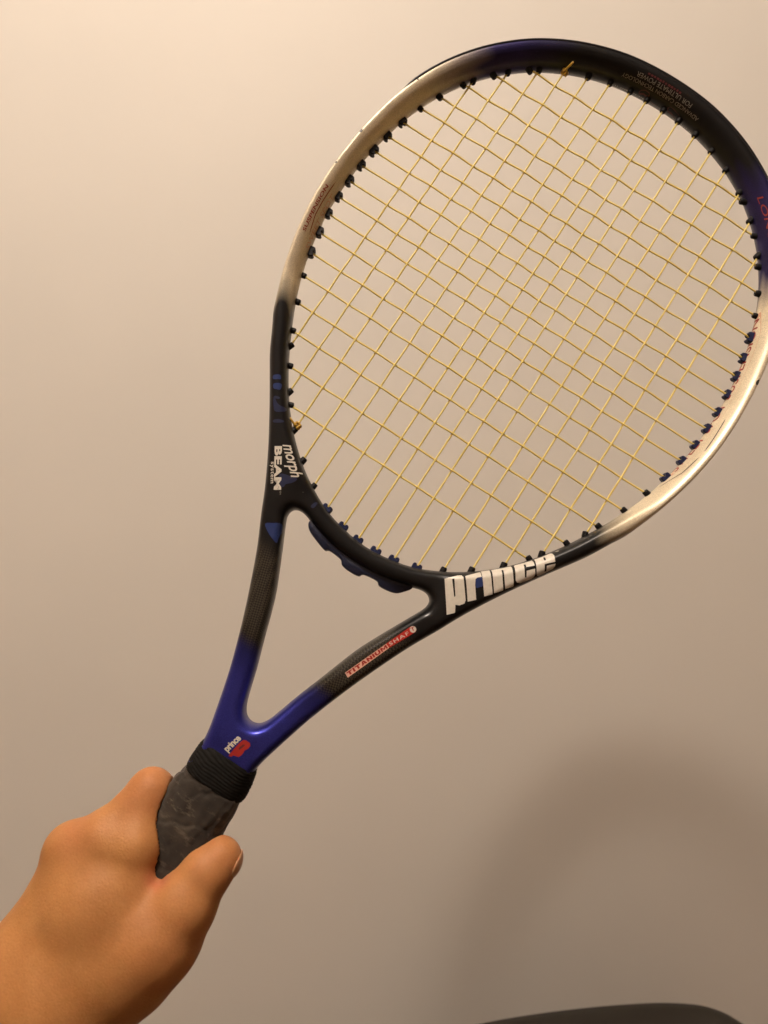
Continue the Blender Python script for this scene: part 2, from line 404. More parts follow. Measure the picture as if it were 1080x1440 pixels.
for (gx_, gy_, dr, kd, i, side) in ends:
    if kd == 'm' and side == 1: ky_ = ('round', 'k')
    elif kd == 'm': ky_ = ('dog', 'b') if 5 <= i <= 10 else ('round', 'k')
    else:
        ky_ = (('dog', 'b') if side == 1 else ('dog', 'k')) if 5 <= i <= 13 else ('round', 'k')
    o = bpy.data.objects.new('grommet', GR[ky_]); C.objects.link(o); o.parent = racket
    # the barrel points half way between the string and the wall normal
    nx_, ny_ = -(gx_), -(gy_ - CY); L = math.hypot(nx_, ny_); nx_ /= L; ny_ /= L
    w_ = .75 if ky_[0] == 'dog' else .45
    dx_, dy_ = dr[0] * (1 - w_) + nx_ * w_, dr[1] * (1 - w_) + ny_ * w_; L = math.hypot(dx_, dy_); dx_ /= L; dy_ /= L
    sc = random.uniform(.92, 1.08)
    Mx = Matrix(((dy_, dx_, 0), (-dx_, dy_, 0), (0, 0, 1))).to_4x4()
    p = loc((gx_, gy_, 0)); o.matrix_local = Matrix.Translation(Vector(p)) @ Mx @ Matrix.Rotation(random.uniform(-.08, .08), 4, 'Y') @ Matrix.Scale(sc, 4)
for me_ in GR.values(): me_.polygons.foreach_set('use_smooth', [False] * len(me_.polygons))

M_knot = simple('knotted_string', (.50, .30, .035), .4, 0, .3, 400, .3)
def knot(x0, y0, tail):
    P = []
    for t in np.linspace(0, 2 * math.pi * 2.6, 70):
        P.append((x0 + 1.5 * math.cos(t) + .5 * math.cos(2.3 * t), y0 + 1.7 * math.sin(t) + .4 * math.sin(3.1 * t), .9 * math.sin(1.7 * t) + t * .12))
    P += [tuple(np.array(P[-1]) + np.array(tail) * k / 5) for k in range(1, 6)]
    v, f = tube(P, .72, 7); link('string_knot', mesh_py('string_knot', loc(v), f), M_knot, racket)
a = march(MAINS[2], -20, 0, -1); knot(a[0] + .5, a[1] + 4.2, (-5.5, 2.0, 2.0))
a = march(MAINS[3], -20, 0, 1); knot(a[0] + .3, a[1] - 2.0, (3.0, 3.6, 7.5))

# ------------------------------------------------------------------ guard under the bridge
YOKE = [(-37.86, -202.71), (-36.8, -205.6), (-33.2, -208.4), (-25.5, -211.2), (-20.2, -212.6), (-17.6, -211.2), (-9.0, -211.9), (-5.8, -214.6), (0, -215.2), (6.2, -214.5), (8.4, -212.0), (17.0, -210.8), (20.2, -212.6), (26, -212.2), (31.5, -210.6), (35, -207.2), (37.8, -203.4), (36.96, -200.86), (29.6, -202.63), (16.1, -204.5), (0, -205.6), (-16, -204.4), (-29, -201.9), (-35.5, -200.8)]
bm = bmesh.new(); Pk = catmull(YOKE, 4)
rings = []
for zz, sh in ((-7.2, .9), (-6.4, 0), (3.6, 0), (4.6, .5), (5.0, 1.2)):
    ctr = Pk.mean(0); r_ = []
    for i, p in enumerate(Pk):
        q = p - np.array([0, (p[1] + 206.5) * .12 * sh]); r_.append(bm.verts.new((*loc((q[0] * (1 - .008 * sh), q[1], zz)),)))
    rings.append(r_)
for A, B in zip(rings, rings[1:]):
    for k in range(len(A)): bm.faces.new((A[k], A[(k + 1) % len(A)], B[(k + 1) % len(A)], B[k]))
bm.faces.new(rings[-1]); bm.faces.new(rings[0][::-1]); bmesh.ops.recalc_face_normals(bm, faces=bm.faces)
link('bridge_guard', bm_mesh('bridge_guard', bm), simple('navy_rubber', (.009, .013, .036), .45, 0, .25, 600, .2), racket)

# ------------------------------------------------------------------ printed lettering and marks, laid on the surface
def ink(name, colr, rough=.33): return simple(name, colr, rough, 0, .06, 500, 0, .3)
I_white = ink('white_ink', (.62, .58, .50)); I_red = ink('red_ink', (.42, .018, .012)); I_dred = ink('dark_red_ink', (.26, .02, .012), .45); I_navy = ink('navy_ink', (.012, .030, .125)); I_navyd = ink('deep_navy_ink', (.008, .014, .05))
I_pink = ink('pale_red_ink', (.70, .42, .32)); I_black = ink('black_ink', (.03, .02, .02)); I_grey = ink('grey_ink', (.25, .23, .19)); I_blush = ink('blush_ink', (.58, .33, .21), .4); I_chip = ink('bare_spot', (.03, .027, .022), .6); I_maroon = ink('maroon_ink', (.10, .012, .014), .5)

def flat_mesh(polys):
    cu = bpy.data.curves.new('shape', 'CURVE'); cu.dimensions = '2D'; cu.fill_mode = 'BOTH'
    for P in polys:
        s = cu.splines.new('POLY'); s.points.add(len(P) - 1); s.use_cyclic_u = True
        for k, p in enumerate(P): s.points[k].co = (p[0], p[1], 0, 1)
    return curve_to_bm(cu)
def text_curve(txt, bold=0, shear=0, space=1):
    cu = bpy.data.curves.new('text', 'FONT'); cu.body = txt; cu.size = 1; cu.offset = bold; cu.shear = shear; cu.space_character = space
    cu.resolution_u = 3
    return curve_to_bm(cu)
def curve_to_bm(cu):
    o = bpy.data.objects.new('tmp', cu); C.objects.link(o); dg = bpy.context.evaluated_depsgraph_get(); dg.update()
    me = bpy.data.meshes.new_from_object(o.evaluated_get(dg)); bm = bmesh.new(); bm.from_mesh(me)
    bpy.data.objects.remove(o); bpy.data.curves.remove(cu); bpy.data.meshes.remove(me)
    bmesh.ops.remove_doubles(bm, verts=bm.verts, dist=1e-5); return bm
def slice_bm(bm, step):
    xs = [v.co.x for v in bm.verts]; ys = [v.co.y for v in bm.verts]
    for ax, lo, hi in ((0, min(xs), max(xs)), (1, min(ys), max(ys))):
        k = lo + step
        while k < hi:
            no = (1, 0, 0) if ax == 0 else (0, 1, 0); co = (k, 0, 0) if ax == 0 else (0, k, 0)
            bmesh.ops.bisect_plane(bm, geom=bm.verts[:] + bm.edges[:] + bm.faces[:], dist=1e-5, plane_co=co, plane_no=no); k += step
def put_front(name, bm, mat, lift=.10, step=.9):
    slice_bm(bm, step)
    P = np.array([(v.co.x, v.co.y) for v in bm.verts])
    for _ in range(4):
        d = bil(D2, P[:, 0], P[:, 1]); g_ = np.stack([bil(D2, P[:, 0] + .6, P[:, 1]) - bil(D2, P[:, 0] - .6, P[:, 1]), bil(D2, P[:, 0], P[:, 1] + .6) - bil(D2, P[:, 0], P[:, 1] - .6)], 1)
        g_ /= np.linalg.norm(g_, axis=1)[:, None] + 1e-6; P = P + g_ * np.clip(.55 - d, 0, 2)[:, None]
    zz = front_z(P[:, 0], P[:, 1]) + lift + .45 * (1 - np.clip(bil(D2, P[:, 0], P[:, 1]) / 2.2, 0, 1))
    L = loc(np.concatenate([P, zz[:, None]], 1))
    for v, q in zip(bm.verts, L): v.co = q
    bmesh.ops.recalc_face_normals(bm, faces=bm.faces)
    s = sum(f.normal.z for f in bm.faces)
    if s < 0: bmesh.ops.reverse_faces(bm, faces=bm.faces)
    return link(name, bm_mesh(name, bm), mat, racket)
def fit_text(txt, pts, mode, bold=0, shear=0, space=1):
    """pts = baseline start, baseline end, top-left of the x- or cap-height"""
    bm = text_curve(txt, bold, shear, space); xs = [v.co.x for v in bm.verts]; x0, x1 = min(xs), max(xs); hgt = .50 if mode == 'x' else .69
    o, e, u = [np.array(p) for p in pts]
    for v in bm.verts:
        a = (v.co.x - x0) / (x1 - x0); b = v.co.y / hgt; q = o + (e - o) * a + (u - o) * b; v.co = (q[0], q[1], 0)
    return bm

DEC = {
'p':[[(51.07,-187.32),(52.49,-185.79),(56.55,-181.43),(58.59,-179.93),(60.08,-180.25),(64.6,-186.03),(68.71,-191.44),(69.14,-193.46),(67.16,-196.11),(64.95,-197.04),(67.3,-201.28),(63.78,-205.09)],[(55.03,-185.08),(55.94,-183.97),(62.19,-192.71),(61.76,-193.5)]],
'r':[[(60.8,-179.09),(63.91,-175.52),(67.42,-171.86),(69.31,-174.06),(67.49,-175.76),(66.9,-177.26),(68.38,-180.14),(73.89,-187.65),(70.2,-191.5),(65.68,-185.32),(62.13,-180.79)]],
'i':[[(67.36,-170.95),(71.28,-167.28),(76.02,-173.45),(80.63,-179.43),(76.96,-183.35),(72.05,-176.9)]],
'n':[[(72.25,-166.65),(76.3,-162.63),(79.64,-159.08),(80.96,-158.47),(81.97,-158.85),(88.54,-167.86),(88.62,-168.67),(85.32,-172.53),(81.85,-167.94),(78.36,-163.18),(77.45,-163.77),(80.88,-168.57),(84.75,-173.92),(80.95,-178.45),(76.42,-172.33)]],
'c':[[(82.75,-157.22),(82.64,-156.09),(83.27,-154.64),(89.0,-148.74),(90.29,-148.34),(91.31,-148.88),(92.77,-150.68),(89.09,-154.11),(87.94,-152.8),(87.18,-153.64),(91.7,-160.23),(92.4,-159.43),(90.31,-156.07),(93.94,-152.16),(95.9,-154.92),(96.29,-156.64),(95.58,-158.65),(91.11,-164.48),(89.26,-165.34),(87.74,-164.53)]],
'e':[[(91.32,-146.97),(91.15,-145.87),(91.62,-144.7),(97.25,-138.61),(98.62,-138.06),(99.68,-138.66),(102.07,-141.85),(97.42,-146.62),(100.04,-150.59),(100.75,-149.52),(99.04,-146.76),(102.86,-142.72),(103.59,-144.31),(103.32,-146.38),(98.46,-154.37),(97.55,-154.96),(96.44,-154.14)],[(95.01,-143.27),(95.81,-142.49),(96.98,-143.97),(96.18,-144.75)]],
}
for k_, P in DEC.items(): put_front('logo_letter', flat_mesh(P), I_white, .14)
put_front('registered_mark', flat_mesh([[(98.82,-135.62),(99.44,-134.53),(100.74,-133.85),(101.31,-134.35),(100.51,-135.57),(99.33,-136.16)]]), I_grey, .12)
put_front('red_emblem', flat_mesh([[(0.41,-344.0),(0.38,-342.28),(0.83,-338.85),(1.4,-334.9),(2.5,-331.72),(4.17,-331.09),(6.8,-331.19),(7.92,-332.49),(7.63,-334.46),(6.54,-336.28),(6.68,-338.2),(6.51,-339.66),(5.74,-341.27),(2.63,-342.16),(2.03,-343.4)]]), ink('emblem_ink', (.31, .014, .012)), .10)
put_front('emblem_inlay', flat_mesh([[(2.78,-336.92),(3.83,-334.01),(5.07,-333.43),(4.62,-335.51),(3.68,-337.91)]]), I_maroon, .16)
STR = [
 ([(67.16,-177.68),(67.83,-175.62),(69.51,-174.1),(72.75,-178.15),(71.76,-179.82),(69.93,-181.53)], I_navy),
 ([(-106.54,-139.47),(-105.06,-137.9),(-102.9,-136.84),(-101.28,-138.72),(-102.64,-139.85),(-105.21,-141.31)], I_navy),
 ([(-103.35,-143.94),(-101.88,-142.29),(-99.37,-141.09),(-98.06,-142.71),(-97.81,-144.72),(-99.67,-145.59),(-101.75,-146.05)], I_navy),
 ([(-98.63,-150.55),(-96.53,-148.94),(-94.67,-149.07),(-95.58,-150.34),(-96.91,-150.99),(-94.52,-152.57),(-91.63,-152.92),(-88.25,-152.04),(-87.51,-153.8),(-89.54,-156.04),(-92.81,-157.74),(-95.43,-155.42)], I_navyd),
 ([(-90.53,-162.75),(-88.14,-160.73),(-84.87,-159.69),(-84.86,-161.03),(-89.44,-164.04)], I_navyd),
 ([(-58.72,-219.05),(-54.9,-216.12),(-50.48,-213.66),(-47.92,-217.04),(-47.17,-221.59),(-46.35,-224.94),(-49.3,-224.43),(-54.3,-222.37)], I_navy),
 ([(-41.65,-194.84),(-40.77,-191.36),(-39.12,-191.01),(-39.46,-194.86)], I_navyd),
 ([(-68.27,-189.86),(-67.26,-187.79),(-63.26,-186.58),(-58.15,-185.24),(-57.77,-187.01),(-59.24,-189.59),(-61.65,-191.97),(-61.82,-194.09),(-63.68,-194.9),(-65.83,-192.29)], I_navyd)]
for P, mt in STR: put_front('blue_brush_mark', flat_mesh([[tuple(q) for q in catmull(P, 3)]]), mt, .08)
put_front('titanium_label', flat_mesh([[(31.23,-267.18),(34.25,-268.69),(45.43,-240.5),(42.61,-239.37)]]), I_pink, .10)
put_front('shaft_label', flat_mesh([[(42.61,-239.37),(45.43,-240.5),(53.57,-223.88),(53.26,-222.26),(51.34,-221.38),(49.55,-222.42)]]), I_red, .10)
put_front('label_disc', flat_mesh([[(51.45 + 1.95 * math.cos(t), -223.45 + 1.95 * math.sin(t)) for t in np.linspace(0, 2 * math.pi, 17)[:-1]]]), I_white, .16)
BLOCK = {'T': [[(0,1),(1,1),(1,.72),(.66,.72),(.66,0),(.34,0),(.34,.72),(0,.72)]], 'I': [[(0,0),(0,1),(.34,1),(.34,0)]],
 'A': [[(0,0),(.3,1),(.7,1),(1,0),(.70,0),(.65,.2),(.35,.2),(.30,0)],[(.42,.42),(.58,.42),(.5,.72)]], 'N': [[(0,0),(0,1),(.3,1),(.68,.45),(.68,1),(1,1),(1,0),(.7,0),(.32,.55),(.32,0)]],
 'U': [[(0,1),(0,.25),(.2,0),(.8,0),(1,.25),(1,1),(.68,1),(.68,.28),(.32,.28),(.32,1)]], 'M': [[(0,0),(0,1),(.3,1),(.6,.5),(.9,1),(1.2,1),(1.2,0),(.92,0),(.92,.55),(.68,.15),(.52,.15),(.28,.55),(.28,0)]]}
def block_word(w, pts):
    o, e, u = [np.array(p) for p in pts]; wd = [max(p[0] for p in BLOCK[c][0]) for c in w]; tot = sum(wd) + .13 * (len(w) - 1); k = 0; polys = []
    for c, q in zip(w, wd):
        polys += [[tuple(o + (e - o) * ((p[0] + k) / tot) + (u - o) * p[1]) for p in P] for P in BLOCK[c]]; k += q + .13
    return flat_mesh(polys)
M_lred = ink('label_red_ink', (.30, .010, .008))
put_front('lettering', block_word('TITANIUM', [(34.0,-267.7),(44.85,-240.9),(31.85,-266.75)]), M_lred, .2)
put_front('lettering', fit_text('SHAF', [(45.2,-239.0),(51.1,-227.0),(43.45,-238.2)], 'cap', .01, 0, 1.25), I_white, .2)
put_front('lettering', fit_text('T', [(51.35,-225.0),(52.75,-222.9),(49.7,-223.7)], 'cap', .03), I_red, .22)
put_front('lettering', fit_text('prince', [(-1.38,-342.42),(1.18,-331.86),(-4.15,-341.98)], 'x', .03, 0, .92), I_white, .16)
put_front('lettering', fit_text('morph', [(-77.0,-172.7),(-60.8,-186.9),(-73.2,-169.2)], 'x', .012, .30, .95), I_white, .14)
put_front('lettering', fit_text('BEAM', [(-80.38,-175.92),(-65.64,-198.8),(-77.01,-173.71)], 'cap', .045, 0, 1.05), I_white, .14)
put_front('lettering', fit_text('system', [(-77.04,-185.32),(-69.72,-196.63),(-75.62,-184.38)], 'x', .01, 0, 1.1), I_white, .14)
put_front('lettering', fit_text('TM', [(-62.74,-197.43),(-61.4,-199.4),(-61.9,-196.9)], 'cap'), I_grey, .14)

# inner wall of the hoop: s along the ring (degrees), z across it
def wall_pt(th, zz, lift):
    a = ha(th); b = 12.6; r = rc(th) - a + 9.6 * (1 - (1 - np.clip(np.abs(zz) / b, 0, .999) ** 1.55) ** (1 / 1.65)) - lift
    P = pol(th, r); return np.concatenate([P, np.asarray(zz)[..., None]], -1)
def put_wall(name, bm, mat, th0, th1, z0, z1, lift=.12, cap=.69):
    """text box (0..w, 0..cap) -> angle th0..th1, height z0..z1"""
    xs = [v.co.x for v in bm.verts]; x0, x1 = min(xs), max(xs)
    for v in bm.verts: v.co.x = (v.co.x - x0) / (x1 - x0) * 100
    slice_x = 100 / max(2, abs(th1 - th0)) ; k = slice_x
    while k < 100:
        bmesh.ops.bisect_plane(bm, geom=bm.verts[:] + bm.edges[:] + bm.faces[:], dist=1e-5, plane_co=(k, 0, 0), plane_no=(1, 0, 0)); k += slice_x
    for yk in (.17, .34, .52): bmesh.ops.bisect_plane(bm, geom=bm.verts[:] + bm.edges[:] + bm.faces[:], dist=1e-5, plane_co=(0, yk * cap / .69, 0), plane_no=(0, 1, 0))
    T = np.array([th0 + (th1 - th0) * v.co.x / 100 for v in bm.verts]); Z = np.array([z0 + (z1 - z0) * v.co.y / cap for v in bm.verts])
    L = loc(wall_pt(T, Z, lift))
    for v, q in zip(bm.verts, L): v.co = q
    bm.normal_update()
    # face inward
    s = sum(f.normal.x * (-f.calc_center_median().x) + f.normal.y * ((CY - BASE_Y) * .001 - f.calc_center_median().y) for f in bm.faces)
    if s < 0: bmesh.ops.reverse_faces(bm, faces=bm.faces)
    return link(name, bm_mesh(name, bm), mat, racket)
def band(th0, th1, zf0, zf1, n=24):
    """thin curved band as unit mesh"""
    bm = bmesh.new(); return bm
put_wall('lettering', text_curve('SWEET SPOT SUSPENSION', .012), I_dred, 104.5, 58.5, 3.6, -3.0)
put_wall('lettering', text_curve('ADVANCED CARBON TECHNOLOGY'), I_grey, 9.5, -9.6, 8.0, 5.9)
put_wall('lettering', text_curve('FOR ULTIMATE POWER'), I_grey, 6.6, -6.8, 10.9, 8.9)
put_wall('lettering', text_curve('LONGBODY', .0, .2), I_dred, 31, 52, 8.2, 10.8)
put_wall('lettering', text_curve('SUSPENSION', .02), I_dred, -103.8, -90.5, 10.3, 11.7)
put_wall('lettering', text_curve('SWEET SPOT', .01), I_blush, -107, -91, 3.0, 6.6)
def strokes(th0, th1, z0, z1, n, mat, fill=.7):
    """print too small to read in the photograph: a row of little upright strokes"""
    bm = bmesh.new(); st = (th1 - th0) / n; q_ = random.Random(n)
    for k in range(n):
        if q_.random() < .14: continue
        a0 = th0 + st * k; a1 = a0 + st * fill * (.6 + .4 * q_.random()); h0 = z0 + (z1 - z0) * .25 * q_.random(); h1 = z1 - (z1 - z0) * .2 * q_.random()
        L = loc(wall_pt(np.array([a0, a1, a1, a0]), np.array([h0, h0, h1, h1]), .12)); bm.faces.new([bm.verts.new(p) for p in L])
    return link('small_print', bm_mesh('small_print', bm), mat, racket)
strokes(-5.4, 4.2, 11.2, 12.0, 14, I_maroon, .8)
strokes(-10.0, -2.8, -2.4, -1.2, 16, I_grey, .5)
strokes(4.8, 13.0, -4.4, -3.0, 18, I_grey, .5)
def wall_band(name, mat, ths, zs, wd, lift=.12):
    bm = bmesh.new(); T = np.linspace(ths[0], ths[-1], 30); Z = np.interp(T, ths, zs) if ths[0] < ths[-1] else np.interp(-T, [-q for q in ths], zs)
    w = wd * np.clip(np.minimum(np.arange(30), 29 - np.arange(30)) / 4 + .25, 0, 1)
    A = loc(wall_pt(T, Z - w / 2, lift)); B = loc(wall_pt(T, Z + w / 2, lift)); va = [bm.verts.new(p) for p in A]; vb = [bm.verts.new(p) for p in B]
    for k in range(29): bm.faces.new((va[k], va[k + 1], vb[k + 1], vb[k]))
    return link(name, bm_mesh(name, bm), mat, racket)
wall_band('pinstripe', I_dred, [-103.7, -98.6, -94, -88.1], [7.5, 9.2, 9.0, 8.4], .5)
wall_band('pinstripe', I_black, [86.5, 92, 96.6], [8.6, 9.2, 9.6], .45)
wall_band('pinstripe', I_black, [98.6, 104.3, 110.5], [9.4, 8.2, 3.2], .45)
wall_band('blush_ground', I_blush, [57, 72, 88, 106], [3.0, 2.6, 2.2, 2.6], 7.5, .05)
wall_band('red_patch', I_maroon, [-4.6, -3.5, -2.2], [1.5, 3.0, 2.5], 3.5, .06)
wall_band('red_patch', I_maroon, [2.6, 4.0, 6.0], [1.8, 1.8, 0.4], 4.0, .06)
wall_band('red_patch', I_maroon, [-2.8, 0, 3.0], [-3.2, -3.6, -4.0], 4.5, .06)

def chip(th, rad, w, h, mat=None):
    q = pol(th, rc(th) + rad); rr_ = random.Random(int(th * 10))
    P = [(q[0] + w * (.75 + .4 * rr_.random()) * math.cos(t), q[1] + h * (.75 + .4 * rr_.random()) * math.sin(t)) for t in np.linspace(0, 2 * math.pi, 10)[:-1]]
    put_front('paint_chip', flat_mesh([P]), mat or I_chip, .10, .6)
chip(-74.6, 3.5, 1.2, 1.4); chip(-84.6, 3.2, .8, .8); chip(-56.5, 3.6, .7, .7); chip(75.5, 3.3, 1.2, 1.9); chip(-77, 5.0, .6, .7)
chip(-25, 5.2, 1.6, .5, I_grey); chip(-164, 1, .5, .5); chip(-95, 4.6, .4, 1.6)

# ------------------------------------------------------------------ grip
def hw(yy): return np.interp(yy, [-540, -520, -505, -470, -395, -375, -362], [23, 24.5, 21.5, 21.4, 21.8, 21.0, 19.0])
GC = 1.0
def section(yy, k, n=72):
    a = np.linspace(0, 2 * math.pi, n, endpoint=False); w = hw(yy) * k; d = w * .84; p = 2.9
    c, s = np.cos(a), np.sin(a); r = (np.abs(c / w) ** p + np.abs(s / d) ** p) ** (-1 / p); return r * c + GC, r * s, a
def grip_mesh():
    Y = np.arange(-509, -359, 1.0); V_ = []; n = 96
    from mathutils import noise as mn
    for yy in Y:
        xs, zs, a = section(yy, 1, n)
        pitch = 24.0; ph = ((yy - 360) / pitch + a / (2 * math.pi) + .09 * np.sin(a * 3 + yy * .11) + .05 * np.sin(a * 7 - yy * .3)) % 1.0
        step = .8 * ph - .55 * np.exp(-((ph - .03) / .05) ** 2)       # overlapping spiral wrap with a groove at each edge
        for k in range(n):
            c3 = Vector((xs[k] * .07, yy * .05, zs[k] * .07)); nn = mn.noise(c3 * 1.3) * .9 + mn.noise(c3 * 4) * .45 + mn.noise(c3 * 9) * .2 - .8 * math.exp(-(mn.noise(c3 * .9 + Vector((5, 2, 1))) / .05) ** 2) - .22 * math.exp(-(mn.noise(c3 * 2.0 + Vector((1, 7, 3))) / .08) ** 2)
            r = math.hypot(xs[k] - GC, zs[k]); f = (r + step[k] + nn - .3) / r; V_.append(((xs[k] - GC) * f + GC, yy, zs[k] * f))
    Q_ = [(i * n + k, i * n + (k + 1) % n, (i + 1) * n + (k + 1) % n, (i + 1) * n + k) for i in range(len(Y) - 1) for k in range(n)]
    Q_.append(tuple(range(n))[::-1]); Q_.append(tuple((len(Y) - 1) * n + k for k in range(n)))
    return mesh_py('grip', loc(V_), [q[::-1] for q in Q_])
def grip_mat():
    m, nt, b = nmat('worn_overgrip')
    co = objco(nt); big = noise(nt, co, 55, 5, .6); fib = noise(nt, objco(nt, (1, .4, 1)), 500, 4, .7); sc = noise(nt, objco(nt, (1, 3, 1)), 90, 6, .75)
    base = ramp(nt, big, [(.3, (.018, .0135, .010)), (.55, (.036, .027, .019)), (.75, (.070, .052, .036))])
    lt = ramp(nt, sc, [(.56, (0, 0, 0)), (.68, (1, 1, 1))])
    mx = N(nt, 'ShaderNodeMix', data_type='RGBA'); sf = N(nt, 'ShaderNodeMath', operation='MULTIPLY'); sf.inputs[1].default_value = .7; nt.links.new(lt, sf.inputs[0]); nt.links.new(sf.outputs[0], mx.inputs[0])
    nt.links.new(base, mx.inputs[6]); mx.inputs[7].default_value = (.12, .092, .065, 1); nt.links.new(mx.outputs[2], b.inputs['Base Color'])
    b.inputs['Roughness'].default_value = .85; b.inputs['Sheen Weight'].default_value = .25; b.inputs['Specular IOR Level'].default_value = .25
    n1 = bump(nt, big, .5, .0012, b); bump(nt, fib, .35, .0004, b, n1); return m
grip = link('grip', grip_mesh(), grip_mat(), racket)

def collar():
    n = 96; Y = np.arange(-364.5, -345.0, .35); V_ = []
    from mathutils import noise as mn
    for yy in Y:
        t = (yy + 364.5) / 19.5; xs, zs, a = section(-362, 1.0, n)
        base = .5 + .8 * (1 - abs(2 * t - 1) ** 5) - 2.6 * max(0, t - .35) ** 1.2
        for k in range(n):
            w_ = mn.noise(Vector((xs[k] * .09, yy * .07, zs[k] * .09))) * 3.2 + xs[k] * .10
            rib = .24 * math.sin((yy + w_) * 2 * math.pi / 2.1) * (.35 + .9 * abs(mn.noise(Vector((xs[k] * .3, yy * .25, zs[k] * .3))) * 2)) + .3 * mn.noise(Vector((xs[k] * .5, yy * .5, zs[k] * .5)))
            r = math.hypot(xs[k] - GC, zs[k]); f = (r + base + rib + .25 * w_) / r
            V_.append(((xs[k] - GC) * f + GC * (1 - t), yy + .06 * xs[k] * 0, zs[k] * f))
    Q_ = [((i + 1) * n + k, (i + 1) * n + (k + 1) % n, i * n + (k + 1) % n, i * n + k) for i in range(len(Y) - 1) for k in range(n)]
    Q_.append(tuple(range(n))); Q_.append(tuple((len(Y) - 1) * n + k for k in range(n))[::-1])
    return mesh_py('grip_collar', loc(V_), Q_)
link('grip_collar', collar(), simple('black_rubber', (.005, .0042, .0032), .8, 0, .4, 300, .5, 0, .2), racket)

# ------------------------------------------------------------------ the hand
HJ = dict(mcpI=(-33.0, -421.5, 11.0), pipI=(-27.0, -387.8, 4.0), dipI=(-7.6, -392.4, -27.0), tipI=(7.6, -398.1, -32.0), web1=(-23.9, -392.7, 10.0), web2=(-15.4, -414.2, 14.0), web3=(-7.0, -433.5, 17.0),
 thT=(28.6, -394.7, 12.0), thIP=(26.4, -403.8, 16.0), thM=(25.4, -424.3, 18.0), thMCP=(20.8, -450.9, 16.0), then=(11.6, -471.3, 8.0), wrist=(-3.5, -507.1, 6.0), fore=(-78.0, -740.0, -8.0),
 mcpM=(-45.4, -439.7, 6.0), pipM=(-33.2, -436.6, -30.0), dipM=(-9.4, -432.6, -40.0), tipM=(5.9, -424.9, -32.0), mcpR=(-43.9, -473.2, -14.0), pipR=(-34.7, -473.9, -44.0), dipR=(-5.5, -461.1, -46.0), tipR=(10.9, -452.3, -32.0),
 mcpP=(-34.7, -503.8, -26.0), pipP=(-24.5, -503.7, -50.0), dipP=(-0.7, -492.7, -48.0), tipP=(16.6, -482.3, -34.0), metM=(-25.2, -506.1, 4.0), mid=(-14.2, -453.7, 12.0), metI=(-5.8, -516.4, 8.0))
HR = dict(mcpI=12.8, pipI=11.5, dipI=9.5, tipI=8.5, web1=12, web2=13, web3=12, thT=12.7, thIP=14.0, thM=17.5, thMCP=24.5, then=30, wrist=36, fore=42, mcpM=13, pipM=11.5, dipM=10, tipM=8.5, mcpR=13, pipR=11, dipR=9.5, tipR=8, mcpP=13, pipP=10, dipP=8.5, tipP=7.5, metM=28, mid=24, metI=26)
BONES = [('wrist', 'fore', 10), ('wrist', 'then', 12), ('then', 'thMCP', 12), ('thMCP', 'thM', 8), ('thM', 'thIP', 6), ('thIP', 'thT', 4), ('metI', 'mcpI', 12), ('mcpI', 'pipI', 7), ('pipI', 'dipI', 4), ('dipI', 'tipI', 3),
 ('mcpI', 'web2', 9), ('pipI', 'web2', 7), ('web2', 'web3', 7), ('web3', 'thMCP', 7), ('web3', 'mid', 10), ('metM', 'mcpM', 12), ('mcpM', 'mcpI', 8), ('mcpM', 'pipM', 4), ('pipM', 'dipM', 3), ('dipM', 'tipM', 3),
 ('wrist', 'metM', 12), ('mid', 'wrist', 14), ('mid', 'mcpM', 12), ('mid', 'then', 12), ('metM', 'mcpR', 10), ('mcpR', 'pipR', 4), ('pipR', 'dipR', 3), ('dipR', 'tipR', 3), ('metM', 'mcpP', 10), ('mcpP', 'pipP', 4), ('pipP', 'dipP', 3), ('dipP', 'tipP', 3), ('wrist', 'mcpP', 10)]
HH = 1.5
def round_cone(P, a, b, r1, r2):
    a = np.array(a, float); b = np.array(b, float); ba = b - a; l2 = ba @ ba; rr = r1 - r2; a2 = l2 - rr * rr; il2 = 1 / l2
    pa = P - a; yv = pa @ ba; zv = yv - l2; x2 = ((pa * l2 - yv[..., None] * ba) ** 2).sum(-1); y2 = yv * yv * l2; z2 = zv * zv * l2
    k = np.sign(rr) * rr * rr * x2
    c1 = np.sign(zv) * a2 * z2 > k; c2 = np.sign(yv) * a2 * y2 < k
    return np.where(c1, np.sqrt(x2 + z2) * il2 - r2, np.where(c2, np.sqrt(x2 + y2) * il2 - r1, (np.sqrt(x2 * a2 * il2) + yv * rr) * il2 - r1))
hx = np.arange(-128, 62, HH); hy = np.arange(-792, -368, HH); hz = np.arange(-66, 54, HH)
PX = np.stack(np.meshgrid(hx, hy, hz, indexing='ij'), -1).astype(np.float64)
def smin(a, b, k):
    h = np.clip(.5 + .5 * (b - a) / k, 0, 1); return b * (1 - h) + a * h - k * h * (1 - h)
FH = None
for a_, b_, k_ in BONES:
    d = round_cone(PX, HJ[a_], HJ[b_], HR[a_], HR[b_]); FH = d if FH is None else smin(FH, d, k_)
# knuckle mounds, tendon lines, crease at the web
def blob(c, r, amt):
    global FH
    q = ((PX - np.array(c)) ** 2).sum(-1); FH = FH - amt * np.exp(-q / (r * r))
blob((-37, -401, 11), 9, 1.5); blob((40, -437, 12), 13, 1.8); blob((-22, -424, 26), 16, 1.6)
blob((5.5, -418, 25), 3.2, -2.4); blob((-30, -431, 22), 11, 1.6); blob((28, -410, 30), 7, -.3)
